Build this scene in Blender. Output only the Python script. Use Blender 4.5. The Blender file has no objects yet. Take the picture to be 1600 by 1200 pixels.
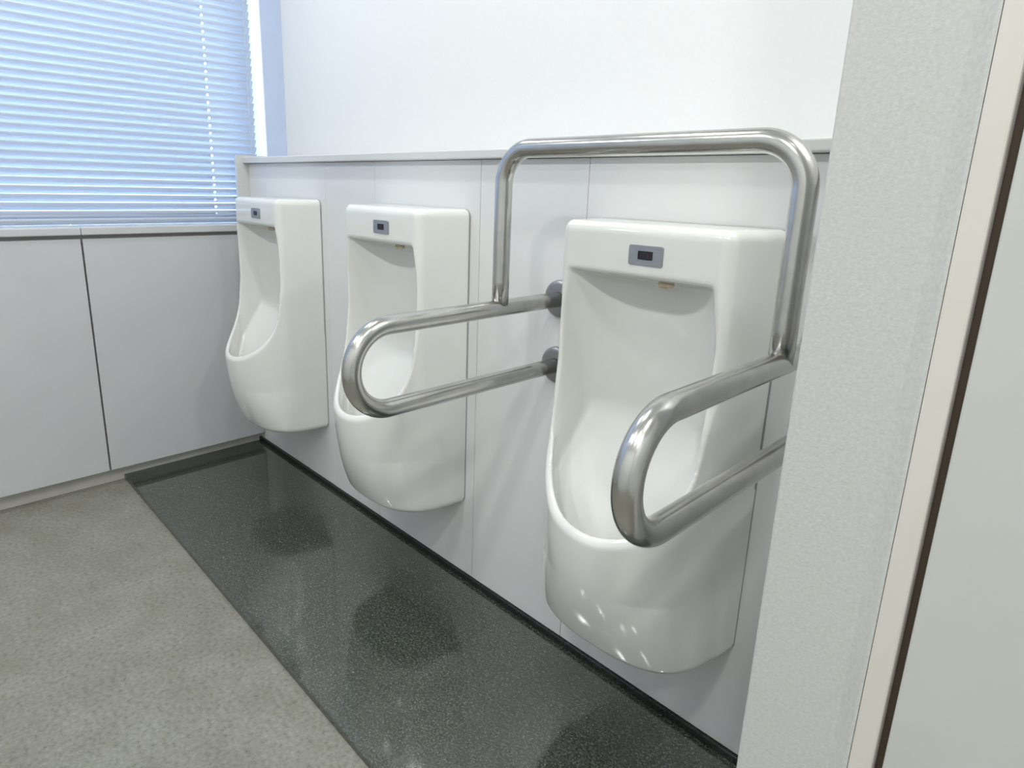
import bpy, bmesh, math
import numpy as np
from mathutils import Vector, Matrix

# ------------------------------------------------------------------ camera
scene = bpy.context.scene
C = scene.collection
W_PX, H_PX = 1600.0, 1200.0
F_PX = 989.41
PPX, PPY = -38.06, -57.52            # principal point offset (pixels, right / down)
YAW, PITCH, ROLL = 0.80594, 0.24621, 0.02805
CAM = Vector((2.50369, -1.08495, 1.11294))
fw = Vector((-math.sin(YAW) * math.cos(PITCH), math.cos(YAW) * math.cos(PITCH), -math.sin(PITCH)))
r0 = Vector((math.cos(YAW), math.sin(YAW), 0))
u0 = r0.cross(fw)
rt = r0 * math.cos(ROLL) + u0 * math.sin(ROLL)
up = -r0 * math.sin(ROLL) + u0 * math.cos(ROLL)
cd = bpy.data.cameras.new('camera')
cd.sensor_fit = 'HORIZONTAL'
cd.sensor_width = 36.0
cd.lens = F_PX / W_PX * 36.0
cd.shift_x = -PPX / W_PX
cd.shift_y = PPY / W_PX
cd.clip_start = 0.02
cam = bpy.data.objects.new('camera', cd)
C.objects.link(cam)
m = Matrix((rt, up, -fw)).transposed().to_4x4()
m.translation = CAM
cam.matrix_world = m
scene.camera = cam

# ------------------------------------------------------------------ colour management, world, lamps
scene.view_settings.view_transform = 'Standard'
scene.view_settings.look = 'None'
scene.view_settings.gamma = 1.0
scene.view_settings.use_curve_mapping = False
scene.view_settings.exposure = 0.13

world = bpy.data.worlds.new('daylight')
scene.world = world
world.use_nodes = True
wn = world.node_tree.nodes
bg = wn['Background']
bg.inputs['Color'].default_value = (0.62, 0.79, 1.0, 1)
bg.inputs['Strength'].default_value = 8.3

CEIL = 2.42
LAMPS = [  # x, y, power
    (0.45, -0.50, 5.0), (1.35, -0.50, 5.0), (2.58, -0.95, 5.0),
    (0.40, -1.70, 5.5), (1.30, -1.75, 8.0), (2.25, -1.75, 10.5), (3.1, -1.80, 10.0),
    (2.76, -0.20, 8.5),  # added unseen lamp behind the partition, brightens the near urinal's right side
]
for lx, ly, pw in LAMPS:
    ld = bpy.data.lights.new('downlight_lamp', 'AREA')
    ld.shape = 'DISK'
    ld.size = 0.13
    ld.energy = pw
    ld.color = (1.0, 1.0, 0.965)
    lo = bpy.data.objects.new('downlight_lamp', ld)
    lo.location = (lx, ly, CEIL - 0.012)
    C.objects.link(lo)


# ------------------------------------------------------------------ materials
def mat(name, col, rough=0.5, metal=0.0, spec=0.5, coat=0.0):
    m_ = bpy.data.materials.new(name)
    m_.use_nodes = True
    b = m_.node_tree.nodes['Principled BSDF']
    b.inputs['Base Color'].default_value = (*col, 1)
    b.inputs['Roughness'].default_value = rough
    b.inputs['Metallic'].default_value = metal
    b.inputs['Specular IOR Level'].default_value = spec
    b.inputs['Coat Weight'].default_value = coat
    b.inputs['Coat Roughness'].default_value = 0.04
    return m_


def bsdf(m_):
    return m_.node_tree.nodes['Principled BSDF']


def noise_col(m_, stops, scale, detail=4.0, stretch=(1, 1, 1), rough_noise=0.5, bump=0.0, bump_scale=None, dist=0.001):
    """object-space noise through a ramp into the base colour, optional bump"""
    nt = m_.node_tree
    tc = nt.nodes.new('ShaderNodeTexCoord')
    mp = nt.nodes.new('ShaderNodeMapping')
    mp.inputs['Scale'].default_value = stretch
    nt.links.new(tc.outputs['Object'], mp.inputs['Vector'])
    n = nt.nodes.new('ShaderNodeTexNoise')
    n.inputs['Scale'].default_value = scale
    n.inputs['Detail'].default_value = detail
    n.inputs['Roughness'].default_value = rough_noise
    nt.links.new(mp.outputs['Vector'], n.inputs['Vector'])
    cr = nt.nodes.new('ShaderNodeValToRGB')
    e = cr.color_ramp.elements
    e[0].position, e[0].color = stops[0][0], (*stops[0][1], 1)
    e[1].position, e[1].color = stops[-1][0], (*stops[-1][1], 1)
    for p_, c_ in stops[1:-1]:
        k = e.new(p_)
        k.color = (*c_, 1)
    nt.links.new(n.outputs['Fac'], cr.inputs['Fac'])
    nt.links.new(cr.outputs['Color'], bsdf(m_).inputs['Base Color'])
    if bump:
        add_bump(m_, bump_scale or scale, bump, dist, mp)
    return mp, cr


def add_bump(m_, scale, strength, dist, mp=None):
    nt = m_.node_tree
    if mp is None:
        tc = nt.nodes.new('ShaderNodeTexCoord')
        mp = nt.nodes.new('ShaderNodeMapping')
        nt.links.new(tc.outputs['Object'], mp.inputs['Vector'])
    n2 = nt.nodes.new('ShaderNodeTexNoise')
    n2.inputs['Scale'].default_value = scale
    n2.inputs['Detail'].default_value = 3
    nt.links.new(mp.outputs['Vector'], n2.inputs['Vector'])
    bp = nt.nodes.new('ShaderNodeBump')
    bp.inputs['Strength'].default_value = strength
    bp.inputs['Distance'].default_value = dist
    nt.links.new(n2.outputs['Fac'], bp.inputs['Height'])
    nt.links.new(bp.outputs['Normal'], bsdf(m_).inputs['Normal'])


M = {}
M['porcelain'] = mat('porcelain', (0.80, 0.80, 0.765), 0.12, spec=0.5, coat=0.25)
noise_col(M['porcelain'], [(0.35, (0.725, 0.735, 0.705)), (0.65, (0.75, 0.76, 0.73))], 6.0, 2.0)
M['gasket'] = mat('grey_sealant', (0.36, 0.36, 0.35), 0.6)
M['plate'] = mat('brushed_grey_plate', (0.30, 0.32, 0.35), 0.35, metal=0.5)
noise_col(M['plate'], [(0.3, (0.28, 0.30, 0.33)), (0.7, (0.34, 0.36, 0.39))], 60, 3, (1, 1, 8))
M['black_glass'] = mat('dark_sensor_glass', (0.012, 0.016, 0.022), 0.12)
M['red_dot'] = mat('red_sensor_eye', (0.12, 0.02, 0.015), 0.2)
M['stain'] = mat('yellowed_porcelain', (0.55, 0.42, 0.24), 0.35)
noise_col(M['stain'], [(0.35, (0.74, 0.71, 0.64)), (0.55, (0.66, 0.56, 0.42)), (0.75, (0.45, 0.33, 0.18))], 45, 3)
M['laminate'] = mat('white_laminate', (0.70, 0.71, 0.71), 0.30, spec=0.45)
noise_col(M['laminate'], [(0.3, (0.675, 0.685, 0.69)), (0.7, (0.705, 0.715, 0.715))], 3.0, 2.0, bump=0.03, bump_scale=9.0, dist=0.004)
M['cabinet'] = mat('grey_white_panel', (0.60, 0.61, 0.62), 0.42, spec=0.4)
noise_col(M['cabinet'], [(0.3, (0.53, 0.54, 0.555)), (0.7, (0.555, 0.565, 0.58))], 4.0, 2.0)
M['ledge'] = mat('pale_grey_ledge', (0.60, 0.61, 0.60), 0.33)
noise_col(M['ledge'], [(0.3, (0.585, 0.595, 0.59)), (0.7, (0.62, 0.63, 0.62))], 14, 3, (0.2, 1, 3))
M['sill'] = mat('grey_sill', (0.56, 0.57, 0.58), 0.22)
noise_col(M['sill'], [(0.3, (0.545, 0.555, 0.565)), (0.7, (0.575, 0.585, 0.595))], 10, 3)
M['dark_gap'] = mat('dark_gap', (0.36, 0.35, 0.335), 0.8)
M['back_board'] = mat('backing_board', (0.16, 0.16, 0.16), 0.8)
M['wall'] = mat('white_wallpaper', (0.80, 0.80, 0.79), 0.75, spec=0.25)
noise_col(M['wall'], [(0.3, (0.755, 0.765, 0.765)), (0.7, (0.77, 0.78, 0.78))], 160, 4, (1, 1, 1), bump=0.04, bump_scale=260, dist=0.0005)
M['jamb_wall'] = mat('window_jamb_blue_light', (0.66, 0.68, 0.72), 0.7, spec=0.25)
noise_col(M['jamb_wall'], [(0.3, (0.50, 0.58, 0.76)), (0.7, (0.52, 0.60, 0.78))], 20, 3)  # blue of the window light put into the jamb colour
M['reveal'] = mat('white_reveal_paint', (0.85, 0.86, 0.86), 0.6)
M['stubwall'] = mat('fibre_wallpaper', (0.6, 0.6, 0.58), 0.8, spec=0.2)
noise_col(M['stubwall'], [(0.25, (0.475, 0.48, 0.46)), (0.5, (0.545, 0.548, 0.525)), (0.75, (0.615, 0.618, 0.595))], 280, 7, (1, 1, 1), 0.68,
          bump=0.25, bump_scale=330, dist=0.0008)
M['cream'] = mat('cream_paint', (0.66, 0.62, 0.56), 0.55)
noise_col(M['cream'], [(0.3, (0.645, 0.61, 0.55)), (0.7, (0.67, 0.64, 0.585))], 9, 3)
M['door'] = mat('grey_green_door', (0.54, 0.55, 0.52), 0.5)
noise_col(M['door'], [(0.3, (0.53, 0.54, 0.51)), (0.7, (0.55, 0.56, 0.53))], 12, 4)
M['brown_edge'] = mat('brown_edge', (0.09, 0.065, 0.045), 0.7)
M['ceiling'] = mat('ceiling_white', (0.80, 0.80, 0.78), 0.9)
noise_col(M['ceiling'], [(0.3, (0.79, 0.79, 0.77)), (0.7, (0.81, 0.81, 0.79))], 30, 3)
M['base_beige'] = mat('beige_baseboard', (0.56, 0.55, 0.51), 0.5)
noise_col(M['base_beige'], [(0.3, (0.55, 0.54, 0.50)), (0.7, (0.60, 0.59, 0.55))], 30, 3)
M['steel'] = mat('brushed_stainless', (0.55, 0.54, 0.515), 0.21, metal=1.0)
noise_col(M['steel'], [(0.3, (0.52, 0.51, 0.485)), (0.7, (0.60, 0.59, 0.565))], 40, 4)
M['steel_dark'] = mat('satin_steel_flange', (0.36, 0.355, 0.36), 0.36, metal=1.0)
M['alu'] = mat('window_aluminium', (0.55, 0.57, 0.60), 0.4, metal=0.6)
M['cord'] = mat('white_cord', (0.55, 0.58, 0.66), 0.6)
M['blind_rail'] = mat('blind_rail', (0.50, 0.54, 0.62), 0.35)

# vinyl floor: mottled warm grey with small darker flecks
M['vinyl'] = mat('vinyl_floor', (0.4, 0.4, 0.37), 0.36, spec=0.45)
nt = M['vinyl'].node_tree
mp, cr = noise_col(M['vinyl'], [(0.30, (0.13, 0.125, 0.10)), (0.42, (0.215, 0.210, 0.177)), (0.58, (0.265, 0.261, 0.225)), (0.8, (0.34, 0.335, 0.30))], 95, 6, (1, 1, 1), 0.66)
n = nt.nodes.new('ShaderNodeTexNoise')
n.inputs['Scale'].default_value = 9
n.inputs['Detail'].default_value = 3
nt.links.new(mp.outputs['Vector'], n.inputs['Vector'])
cr2 = nt.nodes.new('ShaderNodeValToRGB')
cr2.color_ramp.elements[0].position, cr2.color_ramp.elements[0].color = 0.35, (0.90, 0.90, 0.86, 1)
cr2.color_ramp.elements[1].position, cr2.color_ramp.elements[1].color = 0.65, (1.06, 1.07, 1.09, 1)
nt.links.new(n.outputs['Fac'], cr2.inputs['Fac'])
mx = nt.nodes.new('ShaderNodeMix')
mx.data_type = 'RGBA'
mx.blend_type = 'MULTIPLY'
mx.inputs[0].default_value = 1.0
nt.links.new(cr.outputs['Color'], mx.inputs[6])
nt.links.new(cr2.outputs['Color'], mx.inputs[7])
nt.links.new(mx.outputs[2], bsdf(M['vinyl']).inputs['Base Color'])
add_bump(M['vinyl'], 90, 0.12, 0.001, mp)

# polished dark granite
M['granite'] = mat('polished_granite', (0.05, 0.055, 0.05), 0.085, spec=0.5)
bsdf(M['granite']).inputs['IOR'].default_value = 2.1
nt = M['granite'].node_tree
mp, cr = noise_col(M['granite'], [(0.34, (0.008, 0.014, 0.010)), (0.46, (0.030, 0.040, 0.031)), (0.56, (0.062, 0.072, 0.059)), (0.70, (0.17, 0.17, 0.145))], 230, 5, (1, 1, 1), 0.75)
v = nt.nodes.new('ShaderNodeTexVoronoi')
v.inputs['Scale'].default_value = 300
nt.links.new(mp.outputs['Vector'], v.inputs['Vector'])
cr3 = nt.nodes.new('ShaderNodeValToRGB')
cr3.color_ramp.elements[0].position, cr3.color_ramp.elements[0].color = 0.15, (0.6, 0.6, 0.6, 1)
cr3.color_ramp.elements[1].position, cr3.color_ramp.elements[1].color = 0.95, (1.5, 1.5, 1.45, 1)
sep = nt.nodes.new('ShaderNodeSeparateColor')
nt.links.new(v.outputs['Color'], sep.inputs['Color'])
nt.links.new(sep.outputs[0], cr3.inputs['Fac'])
mx = nt.nodes.new('ShaderNodeMix')
mx.data_type = 'RGBA'
mx.blend_type = 'MULTIPLY'
mx.inputs[0].default_value = 1.0
nt.links.new(cr.outputs['Color'], mx.inputs[6])
nt.links.new(cr3.outputs['Color'], mx.inputs[7])
nt.links.new(mx.outputs[2], bsdf(M['granite']).inputs['Base Color'])

M['skirting'] = mat('black_granite_skirting', (0.014, 0.018, 0.016), 0.25, spec=0.35)
noise_col(M['skirting'], [(0.35, (0.006, 0.009, 0.008)), (0.7, (0.026, 0.032, 0.028))], 230, 4)

# translucent blind slats
sm = bpy.data.materials.new('blind_slat')
sm.use_nodes = True
nt = sm.node_tree
b = nt.nodes['Principled BSDF']
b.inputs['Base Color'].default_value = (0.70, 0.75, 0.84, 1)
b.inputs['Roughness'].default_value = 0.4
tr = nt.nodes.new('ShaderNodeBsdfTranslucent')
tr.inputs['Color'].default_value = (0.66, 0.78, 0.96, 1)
ms = nt.nodes.new('ShaderNodeMixShader')
ms.inputs[0].default_value = 0.17
nt.links.new(b.outputs[0], ms.inputs[1])
nt.links.new(tr.outputs[0], ms.inputs[2])
nt.links.new(ms.outputs[0], nt.nodes['Material Output'].inputs['Surface'])
M['slat'] = sm

gm = bpy.data.materials.new('window_glass')
gm.use_nodes = True
nt = gm.node_tree
nt.nodes.remove(nt.nodes['Principled BSDF'])
t_ = nt.nodes.new('ShaderNodeBsdfTransparent')
t_.inputs['Color'].default_value = (0.93, 0.96, 0.98, 1)
g_ = nt.nodes.new('ShaderNodeBsdfGlossy')
g_.inputs['Roughness'].default_value = 0.02
fr = nt.nodes.new('ShaderNodeFresnel')
ms = nt.nodes.new('ShaderNodeMixShader')
nt.links.new(fr.outputs[0], ms.inputs[0])
nt.links.new(t_.outputs[0], ms.inputs[1])
nt.links.new(g_.outputs[0], ms.inputs[2])
nt.links.new(ms.outputs[0], nt.nodes['Material Output'].inputs['Surface'])
M['glass'] = gm


# ------------------------------------------------------------------ helpers
def obj(name, bm, material, parent=None, smooth=False):
    me = bpy.data.meshes.new(name)
    bmesh.ops.recalc_face_normals(bm, faces=bm.faces)
    bm.to_mesh(me)
    bm.free()
    if smooth:
        for p_ in me.polygons:
            p_.use_smooth = True
    me.materials.append(material)
    o = bpy.data.objects.new(name, me)
    C.objects.link(o)
    if parent is not None:
        o.parent = parent
    return o


def tag(o, label=None, cat=None, group=None, kind=None):
    if label:
        o['label'] = label
    if cat:
        o['category'] = cat
    if group:
        o['group'] = group
    if kind:
        o['kind'] = kind
    return o


def empty(name, loc=(0, 0, 0)):
    o = bpy.data.objects.new(name, None)
    o.empty_display_size = 0.1
    o.location = loc
    C.objects.link(o)
    return o


def box(bm, x0, x1, y0, y1, z0, z1, bev=0.0, seg=2):
    r = bmesh.ops.create_cube(bm, size=1.0)
    for v_ in r['verts']:
        v_.co = Vector(((x0 + x1) / 2 + v_.co.x * (x1 - x0), (y0 + y1) / 2 + v_.co.y * (y1 - y0), (z0 + z1) / 2 + v_.co.z * (z1 - z0)))
    if bev:
        ed = list({e for v_ in r['verts'] for e in v_.link_edges})
        bmesh.ops.bevel(bm, geom=ed, offset=bev, segments=seg, affect='EDGES', profile=0.5)
    return bm


def boxobj(name, ext, material, parent=None, bev=0.0, seg=2):
    bm = bmesh.new()
    box(bm, *ext, bev=bev, seg=seg)
    return obj(name, bm, material, parent)


def prism(bm, pts, axis, a, c):
    """extrude a 2-D outline along an axis: axis 'x' -> pts are (y,z); 'y' -> (x,z); 'z' -> (x,y)"""
    def P(p_, t):
        if axis == 'x':
            return (t, p_[0], p_[1])
        if axis == 'y':
            return (p_[0], t, p_[1])
        return (p_[0], p_[1], t)
    v0 = [bm.verts.new(P(p_, a)) for p_ in pts]
    v1 = [bm.verts.new(P(p_, c)) for p_ in pts]
    k = len(pts)
    for i in range(k):
        bm.faces.new((v0[i], v0[(i + 1) % k], v1[(i + 1) % k], v1[i]))
    bm.faces.new(v0[::-1])
    bm.faces.new(v1)
    return bm


def rrect(x0, x1, z0, z1, r, seg=6, corners=(1, 1, 1, 1)):
    """rounded rectangle outline; corners = (bl, br, tr, tl)"""
    pts = []
    cs = [(x0, z0, 1, 1, 180), (x1, z0, -1, 1, 270), (x1, z1, -1, -1, 0), (x0, z1, 1, -1, 90)]
    for (cx, cz, sx, sz, a0), on in zip(cs, corners):
        if not on:
            pts.append((cx, cz))
            continue
        ox, oz = cx + sx * r, cz + sz * r
        for i in range(seg + 1):
            a = math.radians(a0 + 90 * i / seg)
            pts.append((ox + r * math.cos(a), oz + r * math.sin(a)))
    return pts


def tube(bm, path, r, seg=32, cap=True):
    path = [Vector(p_) for p_ in path]
    n_ = len(path)
    tans = []
    for i in range(n_):
        a = path[max(i - 1, 0)]
        c = path[min(i + 1, n_ - 1)]
        tans.append((c - a).normalized())
    t0 = tans[0]
    ref = Vector((0, 0, 1)) if abs(t0.z) < 0.9 else Vector((1, 0, 0))
    u = t0.cross(ref).normalized()
    rings = []
    for i in range(n_):
        if i:
            q = tans[i - 1].rotation_difference(tans[i])
            u = (q @ u).normalized()
        w = tans[i].cross(u).normalized()
        rings.append([bm.verts.new(path[i] + (u * math.cos(2 * math.pi * k / seg) + w * math.sin(2 * math.pi * k / seg)) * r) for k in range(seg)])
    for i in range(n_ - 1):
        for k in range(seg):
            bm.faces.new((rings[i][k], rings[i][(k + 1) % seg], rings[i + 1][(k + 1) % seg], rings[i + 1][k]))
    if cap:
        bm.faces.new(rings[0][::-1])
        bm.faces.new(rings[-1])
    return bm


def arc(cx, a_from, a_to, r, fn, seg=14):
    return [fn(cx[0] + r * math.cos(math.radians(a_from + (a_to - a_from) * i / seg)),
               cx[1] + r * math.sin(math.radians(a_from + (a_to - a_from) * i / seg))) for i in range(seg + 1)]


# ------------------------------------------------------------------ the room
YF = -2.60       # wall behind the camera
XR = 3.60        # far right wall
UY = 0.165       # upper wall plane
STUB_Y = -0.50
STUB_X = 2.2979
STUB_B = -0.40    # back of the partition
END_X = 2.95      # panelled wall run on unseen behind the partition to let light in
LEDGE_Z = 1.202

tag(boxobj('floor', (-0.3, XR, YF, 0.3, -0.1, 0.0), M['vinyl']), kind='structure')
tag(boxobj('ceiling', (-0.3, XR, YF, 0.4, CEIL, CEIL + 0.08), M['ceiling']), kind='structure')
# wall above the ledge, and the core behind the panels
tag(boxobj('wall_back', (-0.16, END_X - 0.001, UY, UY + 0.12, 0.0, CEIL), M['wall']), kind='structure')
tag(boxobj('wall_front', (-0.3, XR, YF - 0.1, YF, 0.0, CEIL), M['wall']), kind='structure')
tag(boxobj('wall_right', (XR, XR + 0.1, YF, 0.4, 0.0, CEIL), M['wall']), kind='structure')
tag(boxobj('wall_end', (END_X, END_X + 0.06, STUB_Y + 0.032, UY + 0.12, 0.0, CEIL), M['wall']), kind='structure')
# window wall: below the sill, jamb beside the opening, header
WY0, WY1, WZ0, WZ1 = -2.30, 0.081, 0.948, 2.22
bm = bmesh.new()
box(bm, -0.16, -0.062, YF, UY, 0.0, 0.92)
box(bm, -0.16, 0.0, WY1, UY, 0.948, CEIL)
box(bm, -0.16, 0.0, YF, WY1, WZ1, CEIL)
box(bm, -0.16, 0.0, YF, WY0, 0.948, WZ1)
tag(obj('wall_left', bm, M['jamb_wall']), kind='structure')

# stub wall with rounded free corner, slanted crease up to the cream jamb
bm = bmesh.new()
pts = []
rr = 0.004
for i in range(7):
    a = math.radians(180 + 90 * i / 6)
    pts.append((STUB_X + rr + rr * math.cos(a), STUB_Y + rr + rr * math.sin(a)))
pts += [(2.3775, STUB_Y), (2.3822, STUB_Y - 0.0009), (2.3858, STUB_Y - 0.003), (2.3956, STUB_Y - 0.0105), (2.3985, STUB_Y - 0.0112), (2.3985, STUB_B), (STUB_X, STUB_B)]
prism(bm, pts, 'z', 0.0, CEIL)
tag(obj('wall_partition', bm, M['stubwall']), kind='structure')

d = empty('door_1', (2.41, STUB_Y, 0.0))
tag(d, kind='structure')
def rel(ext, o):
    return (ext[0] - o.location.x, ext[1] - o.location.x, ext[2] - o.location.y, ext[3] - o.location.y, ext[4] - o.location.z, ext[5] - o.location.z)
boxobj('door_frame', rel((2.3987, 2.4169, STUB_Y - 0.012, STUB_B, 0.0, CEIL - 0.002), d), M['cream'], d, bev=0.002)
boxobj('door_stop', rel((2.4171, 2.4255, STUB_Y + 0.002, STUB_B, 0.0, CEIL - 0.002), d), M['brown_edge'], d)
boxobj('door_leaf', rel((2.4240, 3.25, STUB_Y - 0.0112, STUB_Y + 0.028, 0.008, CEIL - 0.002), d), M['door'], d, bev=0.0015)
tag(boxobj('wall_side', (3.255, XR, STUB_Y - 0.01, STUB_Y + 0.1, 0.0, CEIL), M['wall']), kind='structure')

# granite strip with bevelled front edge, laid in slabs with fine joints
GX0, GX1, GY = -0.0445, 2.242, -0.541
joints = [0.73, 1.50]
xs = [GX0] + joints + [END_X - 0.001]
labels = ['polished dark granite slab at the window end, below the leftmost urinal',
          'polished dark granite slab in the middle, below the second urinal',
          'polished dark granite slab nearest the doorway, below the urinal with the grab rail']
for i in range(3):
    a, c = xs[i] + (0.0004 if i else 0), xs[i + 1] - 0.0004
    bm = bmesh.new()
    prism(bm, [(GY, 0.0), (GY, 0.0155), (GY + 0.0015, 0.017), (-0.0085, 0.017), (-0.0085, 0.0)], 'x', a, c)
    o = obj('granite_slab', bm, M['granite'])
    tag(o, labels[i], 'floor slab', 'granite slabs in a strip under the urinals')
# granite skirting under the panels
bm = bmesh.new()
prism(bm, [(-0.008, 0.0), (-0.008, 0.0315), (-0.006, 0.0335), (0.012, 0.0335), (0.012, 0.0)], 'x', GX0, END_X - 0.001)
tag(obj('baseboard_back', bm, M['skirting']), kind='structure')
# window side toe kick
bm = bmesh.new()
box(bm, -0.062, -0.045, YF, 0.012, 0.0, 0.0605)
tag(obj('baseboard_left', bm, M['base_beige']), kind='structure')

# urinal wall: backing board and laminate panels
bm = bmesh.new()
box(bm, -0.02, END_X - 0.001, 0.0125, UY - 0.001, 0.0, 1.179)
tag(obj('wall_pipe_casing', bm, M['back_board']), kind='structure')
seams = [-0.045, 0.145, 0.584, 0.872, 1.333, 1.662, 2.165, END_X]
plabels = ['narrow white laminate wall panel in the corner by the window',
           'wide white laminate wall panel behind the leftmost urinal',
           'narrow white laminate wall panel between the leftmost and the middle urinal',
           'wide white laminate wall panel behind the middle urinal',
           'narrow white laminate wall panel between the middle urinal and the grab rail urinal',
           'wide white laminate wall panel behind the urinal with the grab rail',
           'white laminate wall panel running on behind the textured partition']
for i in range(len(seams) - 1):
    z0 = 0.0345 if i < 2 else 0.034
    a, c = seams[i] + 0.0006, seams[i + 1] - 0.0006
    z1 = 1.179
    if i == 0:
        a = -0.0495
        bm = bmesh.new()
        box(bm, 0.0005, c, 0.0, 0.012, z0, z1, bev=0.0008, seg=1)
        box(bm, -0.0445, 0.0005, 0.0, 0.012, z0, 0.0605)
        o = obj('wall_panel', bm, M['laminate'])
    else:
        o = boxobj('wall_panel', (a, c, 0.0, 0.012, z0, z1), M['laminate'], bev=0.0008, seg=1)
    tag(o, plabels[i], 'wall panel', 'laminate panels along the urinal wall')

# ledge on top of the panels, with its end board at the window
ledge = empty('ledge', (0.0, 0.0, 1.18))
tag(ledge, 'long pale grey ledge capping the panelled wall above the urinals', 'ledge')
bm = bmesh.new()
prism(bm, [(y, z - 1.18) for y, z in rrect(-0.022, UY - 0.0005, 1.180, LEDGE_Z, 0.004, 4, (1, 0, 0, 1))], 'x', 0.0005, END_X - 0.001)
obj('ledge_board', bm, M['ledge'], ledge)
bm = bmesh.new()
prism(bm, [(y, z - 1.18) for y, z in rrect(-0.046, WY1 - 0.001, 0.949, LEDGE_Z + 0.008, 0.014, 6, (0, 0, 0, 1))], 'x', -0.020, 0.0)
for v_ in bm.verts:
    v_.co.z += 1.18
tag(obj('end_board', bm, M['ledge']), 'pale grey end board with rounded top corner between the ledge and the blind', 'end board')

# sill and cabinets under the window
win = empty('window_1', (-0.1, -1.1, 0.948))
tag(win, kind='structure')
SJ = -0.592
boxobj('window_sill', rel((-0.145, 0.009, SJ + 0.0006, WY1 - 0.082, 0.922, 0.948), win), M['sill'], win, bev=0.003)
boxobj('window_sill', rel((-0.145, 0.009, YF + 0.001, SJ - 0.0006, 0.922, 0.948), win), M['sill'], win, bev=0.003)
bm = bmesh.new()
X0, X1 = -0.150, -0.125
for y0, y1, z0, z1 in ((WY0, WY1, 0.949, 0.985), (WY0, WY1, WZ1 - 0.04, WZ1), (WY0, WY0 + 0.04, 0.985, WZ1 - 0.04), (WY1 - 0.018, WY1, 0.985, WZ1 - 0.04), (-1.16, -1.12, 0.985, WZ1 - 0.04)):
    box(bm, *rel((X0, X1, y0, y1, z0, z1), win))
obj('window_frame', bm, M['alu'], win)
boxobj('window_reveal', rel((-0.149, -0.001, 0.0790, 0.0808, 0.9485, WZ1 - 0.001), win), M['reveal'], win)
boxobj('window_pane', rel((-0.140, -0.136, WY0, WY1, 0.985, WZ1 - 0.04), win), M['glass'], win)

clabels = ['grey white access panel under the window, beside the leftmost urinal',
           'grey white access panel under the window, at the left edge of the photo']
for i, (y0, y1) in enumerate(((SJ + 0.003, -0.0005), (-1.60, SJ - 0.003))):
    o = boxobj('access_panel', (-0.018, 0.0, y0, y1, 0.0635, 0.9085), M['cabinet'], bev=0.0012, seg=2)
    tag(o, clabels[i], 'access panel', 'access panels below the window sill')
o = boxobj('access_panel', (-0.018, 0.0, YF + 0.01, -1.606, 0.0635, 0.9085), M['cabinet'], bev=0.0012, seg=2)
tag(o, 'grey white access panel under the window, beyond the left frame edge', 'access panel', 'access panels below the window sill')
bm = bmesh.new()
box(bm, -0.0615, -0.0185, YF, -0.0005, 0.061, 0.9215)
tag(obj('wall_below_sill', bm, M['dark_gap']), kind='structure')

# ------------------------------------------------------------------ venetian blind
BX = -0.052
BY1 = 0.056
blind = empty('venetian_blind', (BX, -1.1, 0.96))
tag(blind, 'white horizontal slat blind lowered over the bright window', 'blind')
PITCHZ = 0.02712
SLW = 0.0314
TILT = math.radians(58)
bm = bmesh.new()
nsl = 44
LY = -0.118           # ladder with cord holes nearest the corner
by0, by1 = -2.28 + 1.1, BY1 + 1.1
lad = [LY + 1.1, LY + 1.1 - 0.98, LY + 1.1 - 1.96]
ys = [by0]
holes = []
for l_ in sorted(lad):
    ys += [l_ - 0.0035, l_ + 0.0035]
    holes.append(l_)
ys.append(by1)
prof_n = 8
for i in range(nsl):
    zc = 0.988 - 0.96 + i * PITCHZ
    ring = []
    for k in range(prof_n + 1):
        t = k / prof_n - 0.5
        s = t * SLW
        cr_ = 0.0022 * (1 - 4 * t * t)
        # room edge up, outer edge down; crown towards the outside/top
        dx, dz = math.cos(TILT), math.sin(TILT)
        nx_, nz_ = -math.sin(TILT), math.cos(TILT)
        ring.append((s * dx - nx_ * cr_, zc + s * dz - nz_ * cr_))
    cols = [[bm.verts.new((x_, y_, z_)) for (x_, z_) in ring] for y_ in ys]
    for j in range(len(ys) - 1):
        hole = any(ys[j] < h_ < ys[j + 1] for h_ in holes)
        for k in range(prof_n):
            if hole and k in (3, 4):
                continue
            bm.faces.new((cols[j][k], cols[j + 1][k], cols[j + 1][k + 1], cols[j][k + 1]))
sl = obj('slats', bm, M['slat'], blind, smooth=True)
so = sl.modifiers.new('thickness', 'SOLIDIFY')
so.thickness = 0.0003
boxobj('bottom_rail', (-0.010, 0.010, by0, by1, 0.006, 0.014), M['blind_rail'], blind, bev=0.002)
boxobj('head_rail', (-0.018, 0.018, by0, by1, 1.225, 1.255), M['blind_rail'], blind, bev=0.002)
for l_ in lad:
    bm = bmesh.new()
    for dx in (-0.0115, 0.0115):
        tube(bm, [(dx, l_, 0.008), (dx, l_, 1.23)], 0.0004, 6)
    obj('ladder_cord', bm, M['cord'], blind)
bm = bmesh.new()
tube(bm, [(0.0165, 1.1 + 0.033, 1.23), (0.0165, 1.1 + 0.031, 0.27), (0.0165, 1.1 + 0.03, 0.262)], 0.0009, 8)
obj('pull_cord', bm, M['cord'], blind)
bm = bmesh.new()
tube(bm, [(0.018, 1.1 + 0.044, 1.23), (0.018, 1.1 + 0.040, 0.27)], 0.0007, 8)
obj('pull_cord', bm, M['cord'], blind)


# ------------------------------------------------------------------ urinals (implicit surface, meshed by surface nets)
H = 0.808


def rint(r, *fs):
    """rounded intersection"""
    mx_ = fs[0]
    s = np.zeros_like(fs[0])
    for f_ in fs:
        mx_ = np.maximum(mx_, f_)
        s = s + np.maximum(f_ + r, 0) ** 2
    return np.minimum(mx_, -r) + np.sqrt(s)


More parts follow.
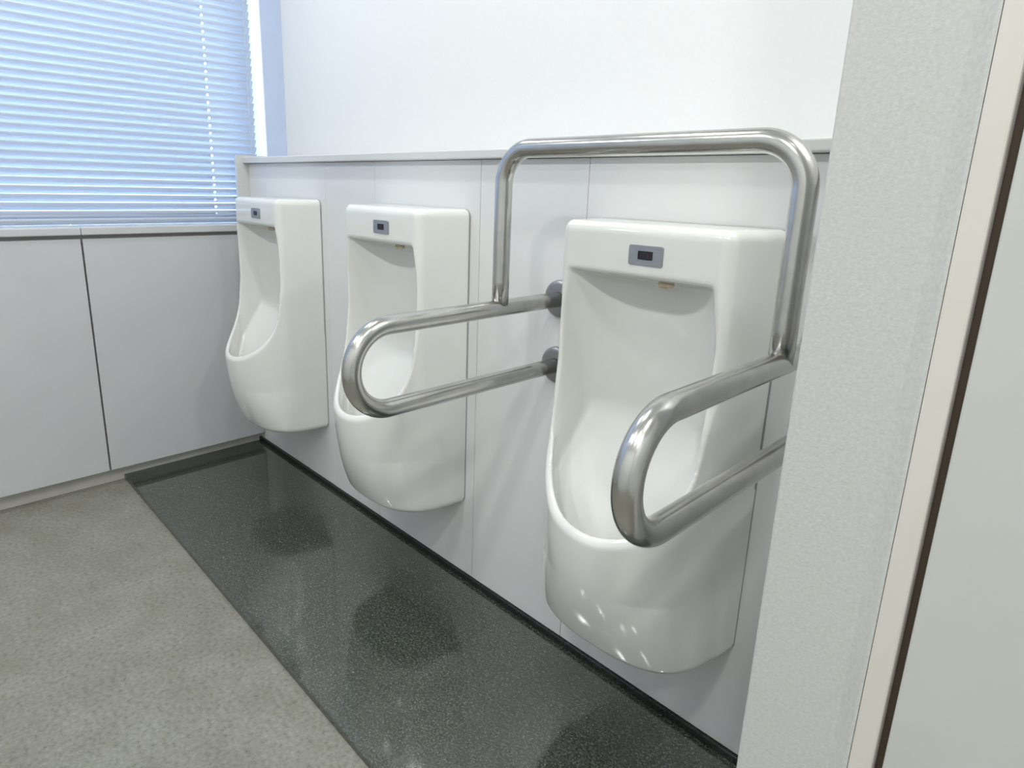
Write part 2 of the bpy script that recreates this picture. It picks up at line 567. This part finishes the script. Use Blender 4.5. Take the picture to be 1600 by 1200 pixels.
def smin(a, b_, k):
    h_ = np.clip(0.5 + 0.5 * (b_ - a) / k, 0, 1)
    return b_ * (1 - h_) + a * h_ - k * h_ * (1 - h_)


def smax(a, b_, k):
    return -smin(-a, -b_, k)


def pchip(x, xp, yp):
    """smooth monotone-ish interpolation (Catmull-Rom on a table)"""
    xp = np.array(xp, float)
    yp = np.array(yp, float)
    d_ = np.gradient(yp, xp)
    i = np.clip(np.searchsorted(xp, x) - 1, 0, len(xp) - 2)
    h_ = xp[i + 1] - xp[i]
    t = np.clip((x - xp[i]) / h_, 0, 1)
    return ((1 + 2 * t) * (1 - t) ** 2 * yp[i] + t * (1 - t) ** 2 * h_ * d_[i] + t * t * (3 - 2 * t) * yp[i + 1] + t * t * (t - 1) * h_ * d_[i + 1])


DZ = [-0.02, 0.0, 0.03, 0.08, 0.15, 0.22, 0.28, 0.31]
DP = [0.188, 0.198, 0.213, 0.235, 0.257, 0.268, 0.271, 0.271]
RP = [0.10, 0.143, 0.152, 0.163, 0.18, 0.205, 0.235, 0.268, 0.30]      # rim height against protrusion
RZ = [0.60, 0.49, 0.433, 0.394, 0.358, 0.325, 0.296, 0.272, 0.260]
ZHEAD = 0.708


def front_p(X):
    return 0.143 + 0.004 * (1 - np.clip(np.abs(X) / 0.169, 0, 1) ** 2)


def urinal_f(X, P, Z):
    aX = np.abs(X)
    gz = pchip(Z, [-0.1, 0.0, 0.15, 0.30, 0.45, 0.60, 0.9], [0.55, 0.6, 0.75, 0.92, 1.0, 1.0, 1.0])
    side = (aX - (0.200 - 0.031 * gz * P / 0.143)) * 0.98
    # belly
    d_ = pchip(Z, DZ, DP)
    Pp = np.maximum(P, 0)
    n_ = 2.7 - 0.62 * np.clip(Z / 0.16, 0, 1)
    aXb = np.abs(X - 0.012 * np.clip((P - 0.13) / 0.10, 0, 1))
    q = ((aXb / 0.200) ** n_ + (Pp / d_) ** n_) ** (1 / n_)
    zr = pchip(P, RP, RZ)
    B = rint(0.008, (q - 1) * 0.19, (Z - zr) * 0.72)
    rec = np.clip((0.37 - Z) / 0.26, 0, 1)
    rec = rec * rec * (3 - 2 * rec)
    out = rint(0.019, side, smin(P - front_p(X) * (1 - 0.6 * rec), B, 0.024), Z - H, -Z)
    # cavity
    s_ = 0.145 - 0.25 * (0.71 - Z)
    s_ = np.maximum(s_, 0.066)
    c_ = np.maximum(0.066 - 0.07 * (0.71 - Z), 0.045)
    t2 = (aX / 0.15) ** 2
    back_u = c_ + (s_ - c_) * np.maximum(t2, 1e-9) ** 1.35
    back_l = 0.045 + 0.55 * (0.430 - Z) + 0.030 * t2
    back = smax(back_u, back_l, 0.018)
    sidew = 0.1645 - 0.26 * (0.15 - P) - 0.010 * np.clip((0.70 - Z) / 0.3, 0, 1)
    dcav = pchip(Z, DZ, DP) - 0.015 + np.maximum(Z - 0.38, 0) * 1.5
    qi = ((aXb / 0.186) ** n_ + (Pp / dcav) ** n_) ** (1 / n_)
    cav = rint(0.007, (back - P) * 0.85, (aX - sidew), (Z - ZHEAD - 0.012 * (P - 0.1) / 0.05), (0.105 - Z))
    cav = rint(0.014, cav, (qi - 1) * 0.18)
    f_ = rint(0.007, out, -cav)
    return np.maximum(f_, 0.0009 - P)


def surface_nets(f, lo, hi, h_):
    ax = [np.arange(lo[i], hi[i] + h_ * 0.5, h_) for i in range(3)]
    X, P, Z = np.meshgrid(*ax, indexing='ij')
    V = f(X, P, Z)
    S = V < 0
    nx_, ny_, nz_ = (s - 1 for s in V.shape)
    acc = np.zeros((nx_, ny_, nz_, 3))
    cnt = np.zeros((nx_, ny_, nz_))
    corners = [(i, j, k) for i in (0, 1) for j in (0, 1) for k in (0, 1)]

    def cv(A_, c):
        return A_[c[0]:c[0] + nx_, c[1]:c[1] + ny_, c[2]:c[2] + nz_]
    for a in corners:
        for axd in range(3):
            if a[axd] == 0:
                b_ = list(a)
                b_[axd] = 1
                va, vb = cv(V, a), cv(V, b_)
                ch = cv(S, a) != cv(S, b_)
                t = np.where(ch, va / np.where(ch, va - vb, 1), 0)
                for q in range(3):
                    acc[..., q] += np.where(ch, a[q] + (t if q == axd else 0), 0)
                cnt += ch
    used = cnt > 0
    idx = -np.ones(used.shape, int)
    idx[used] = np.arange(used.sum())
    cell = np.argwhere(used)
    vert = (cell + acc[used] / cnt[used][:, None]) * h_ + np.array(lo)
    faces = []
    for axd in range(3):
        o1, o2 = [(1, 2), (2, 0), (0, 1)][axd]
        s0 = [slice(0, V.shape[i]) for i in range(3)]
        s1 = list(s0)
        s0[axd] = slice(0, V.shape[axd] - 1)
        s1[axd] = slice(1, V.shape[axd])
        A_ = S[tuple(s0)]
        B_ = S[tuple(s1)]
        ch = A_ != B_
        e = np.argwhere(ch)
        ok = (e[:, o1] > 0) & (e[:, o2] > 0) & (e[:, o1] < used.shape[o1]) & (e[:, o2] < used.shape[o2])
        e = e[ok]
        fl = A_[tuple(e.T)]
        def cid(d1, d2):
            c = e.copy()
            c[:, o1] -= d1
            c[:, o2] -= d2
            return idx[tuple(c.T)]
        q = np.stack([cid(1, 1), cid(0, 1), cid(0, 0), cid(1, 0)], 1)
        q[~fl] = q[~fl][:, ::-1]
        faces.append(q)
    faces = np.concatenate(faces)
    # project onto the surface
    ep = 1e-4
    for _ in range(4):
        x, p_, z = vert.T
        f0 = f(x, p_, z)
        g = np.stack([(f(x + ep, p_, z) - f(x - ep, p_, z)), (f(x, p_ + ep, z) - f(x, p_ - ep, z)), (f(x, p_, z + ep) - f(x, p_, z - ep))], 1) / (2 * ep)
        g2 = np.maximum((g ** 2).sum(1), 0.05)
        step = (f0 / g2)[:, None] * g
        ln = np.linalg.norm(step, axis=1, keepdims=True)
        step *= np.minimum(1, h_ * 0.5 / np.maximum(ln, 1e-9))
        vert = vert - step
    return vert, faces


vert, faces = surface_nets(urinal_f, (-0.2101, -0.0061, -0.0071), (0.211, 0.285, 0.822), 0.0045)
ume = bpy.data.meshes.new('urinal_body')
co = np.stack([vert[:, 0], -vert[:, 1], vert[:, 2]], 1)
ume.from_pydata(co.tolist(), [], faces[:, ::-1].tolist())
ume.validate()
for p_ in ume.polygons:
    p_.use_smooth = True
ume.materials.append(M['porcelain'])


def make_urinal():
    root = empty('urinal')
    body = bpy.data.objects.new('body', ume)
    C.objects.link(body)
    body.parent = root
    # sealant line against the wall
    bm = bmesh.new()
    prism(bm, rrect(-0.2004, 0.2004, -0.0002, H + 0.0002, 0.021, 6, (1, 1, 1, 1)), 'y', -0.0012, 0.0)
    tag(obj('sealant', bm, M['gasket'], root), 'thin dark grey sealant line')
    # sensor plate with raised frame and a recessed window
    pc = float(front_p(np.array(0.0)))
    bm = bmesh.new()
    zc = 0.757
    out = rrect(-0.033, 0.033, zc - 0.0165, zc + 0.0165, 0.0035, 5)
    inn = rrect(-0.0148, 0.0148, zc - 0.0075, zc + 0.0075, 0.0012, 5)
    yf, yb, yi = -pc - 0.0025, -pc + 0.012, -pc - 0.0005
    n_ = len(out)
    vo = [bm.verts.new((x, yf, z)) for x, z in out]
    vob = [bm.verts.new((x * 1.012, yf + 0.0012, zc + (z - zc) * 1.03)) for x, z in out]
    vob2 = [bm.verts.new((x * 1.012, yb, zc + (z - zc) * 1.03)) for x, z in out]
    vi = [bm.verts.new((x, yf, z)) for x, z in inn]
    vib = [bm.verts.new((x, yi, z)) for x, z in inn]
    for a, c in ((vi, vo), (vo, vob), (vob, vob2), (vib, vi)):
        for k in range(n_):
            bm.faces.new((a[k], a[(k + 1) % n_], c[(k + 1) % n_], c[k]))
    bm.faces.new(vib)
    pl = obj('sensor_plate', bm, M['plate'], root)
    pl.location.x = 0.021
    tag(pl, 'small grey metal sensor plate')
    bm = bmesh.new()
    prism(bm, rrect(-0.0146, 0.0146, zc - 0.0073, zc + 0.0073, 0.001, 3), 'y', -pc - 0.0013, -pc - 0.0004)
    tag(obj('sensor_window', bm, M['black_glass'], pl), 'black sensor window')
    bm = bmesh.new()
    bmesh.ops.create_cone(bm, cap_ends=True, segments=12, radius1=0.0016, radius2=0.0016, depth=0.0008,
                          matrix=Matrix.Translation((0.005, -pc - 0.0014, zc)) @ Matrix.Rotation(math.pi / 2, 4, 'X'))
    tag(obj('sensor_eye', bm, M['red_dot'], pl), 'small dark red sensor eye')
    # spreader nozzle under the head
    bm = bmesh.new()
    bmesh.ops.create_uvsphere(bm, u_segments=24, v_segments=12, radius=1.0)
    for v_ in bm.verts:
        v_.co = Vector((v_.co.x * 0.015 + 0.038, v_.co.y * 0.012 - 0.102, v_.co.z * 0.007 + ZHEAD - 0.003))
    tag(obj('spreader', bm, M['stain'], root, smooth=True), 'yellow stained water spreader')
    return root


def copy_tree(o, parent=None):
    c = o.copy()
    C.objects.link(c)
    c.parent = parent
    for ch in list(o.children):
        copy_tree(ch, c)
    return c


U = [0.3533, 1.0990, 1.8861]
ulab = ['white wall-hung urinal nearest the window, leftmost of the three',
        'white wall-hung urinal in the middle, second from the window',
        'white wall-hung urinal nearest the doorway, framed by the steel grab rail']
u1 = make_urinal()
bpy.context.view_layer.update()
for i, ux in enumerate(U):
    o = u1 if i == 0 else copy_tree(u1)
    o.location = (ux, 0.0, 0.252)
    tag(o, ulab[i], 'urinal', 'wall-hung urinals in a row')

# ------------------------------------------------------------------ grab rail
XA, XB = 1.607, 2.168
ZT, ZB = 0.879, 0.7275
YT, YB, ZH = -0.546, -0.193, 1.186
RP_ = 0.017
rail = empty('grab_rail', ((XA + XB) / 2, 0.0, ZB))
tag(rail, 'brushed stainless steel grab rail surrounding the urinal nearest the doorway', 'grab rail')
ox, oz = rail.location.x, rail.location.z
rad = (ZT - ZB) / 2
for xx, ZT, ZB, YT in ((XA, 0.8775, 0.7255, -0.541), (XB, 0.8845, 0.7365, -0.554)):
    x_ = xx - ox
    rad = (ZT - ZB) / 2
    zc = (ZT + ZB) / 2 - oz
    path = [(x_, 0.0, ZT - oz), (x_, -0.1, ZT - oz), (x_, YB, ZT - oz), (x_, -0.35, ZT - oz)]
    path += arc((YT + rad, zc), 90, 270, rad, lambda a, b_: (x_, a, b_), 28)
    path += [(x_, -0.35, ZB - oz), (x_, -0.1, ZB - oz), (x_, 0.0, ZB - oz)]
    bm = bmesh.new()
    tube(bm, path, RP_, 36)
    obj('side_loop', bm, M['steel'], rail, smooth=True)
    for z_ in (ZT, ZB):
        bm = bmesh.new()
        prof = [(0.0, 0.042), (0.003, 0.0425), (0.009, 0.0415), (0.012, 0.038), (0.013, 0.034), (0.013, 0.0172)]
        rings = []
        for p_, r_ in prof:
            rings.append([bm.verts.new((x_ + r_ * math.cos(2 * math.pi * k / 40), -p_ - 0.0003, z_ - oz + r_ * math.sin(2 * math.pi * k / 40))) for k in range(40)])
        for i in range(len(rings) - 1):
            for k in range(40):
                bm.faces.new((rings[i][k], rings[i][(k + 1) % 40], rings[i + 1][(k + 1) % 40], rings[i + 1][k]))
        bm.faces.new(rings[0])
        tag(obj('wall_flange', bm, M['steel_dark'], rail, smooth=True), 'round darker steel wall flange')
rc = 0.066
a_, b__ = XA - ox, XB - ox
hz = ZH - oz
path = [(a_, YB, ZT - oz + 0.0), (a_, YB, ZT - oz + 0.05), (a_, YB, hz - rc - 0.03)]
path += arc((a_ + rc, hz - rc), 180, 90, rc, lambda p_, q_: (p_, YB, q_), 16)
path += [((a_ + b__) / 2, YB, hz)]
path += arc((b__ - rc, hz - rc), 90, 0, rc, lambda p_, q_: (p_, YB, q_), 16)
path += [(b__, YB, hz - rc - 0.03), (b__, YB, ZT - oz + 0.05), (b__, YB, ZT - oz)]
bm = bmesh.new()
tube(bm, path, RP_, 36)
obj('bridge_bar', bm, M['steel'], rail, smooth=True)

# ------------------------------------------------------------------ ceiling fittings for the lamps
first = None
for i, (lx, ly, pw) in enumerate(LAMPS):
    if first is None:
        first = empty('downlight')
        bm = bmesh.new()
        prof = [(0.057, 0.0), (0.075, 0.0), (0.080, 0.003), (0.080, 0.005), (0.057, 0.005)]
        rings = []
        for r_, z_ in prof:
            rings.append([bm.verts.new((r_ * math.cos(2 * math.pi * k / 32), r_ * math.sin(2 * math.pi * k / 32), -0.006 + z_)) for k in range(32)])
        for j in range(len(rings)):
            for k in range(32):
                A_, B_ = rings[j], rings[(j + 1) % len(rings)]
                bm.faces.new((A_[k], A_[(k + 1) % 32], B_[(k + 1) % 32], B_[k]))
        obj('trim_ring', bm, M['ceiling'], first)
        o = first
    else:
        o = copy_tree(first)
    o.location = (lx, ly, CEIL)
    tag(o, 'white downlight in the ceiling, ' + ('%s of the row above the urinals' % ('window end', 'middle', 'doorway end')[i] if i < 3 else
           ('%s of the row further from the urinals' if i < 7 else '%s') % ('window end', 'second from the window', 'third from the window', 'far end', 'added unseen fill lamp behind the partition')[i - 3]), 'ceiling light', 'round downlights in the ceiling')
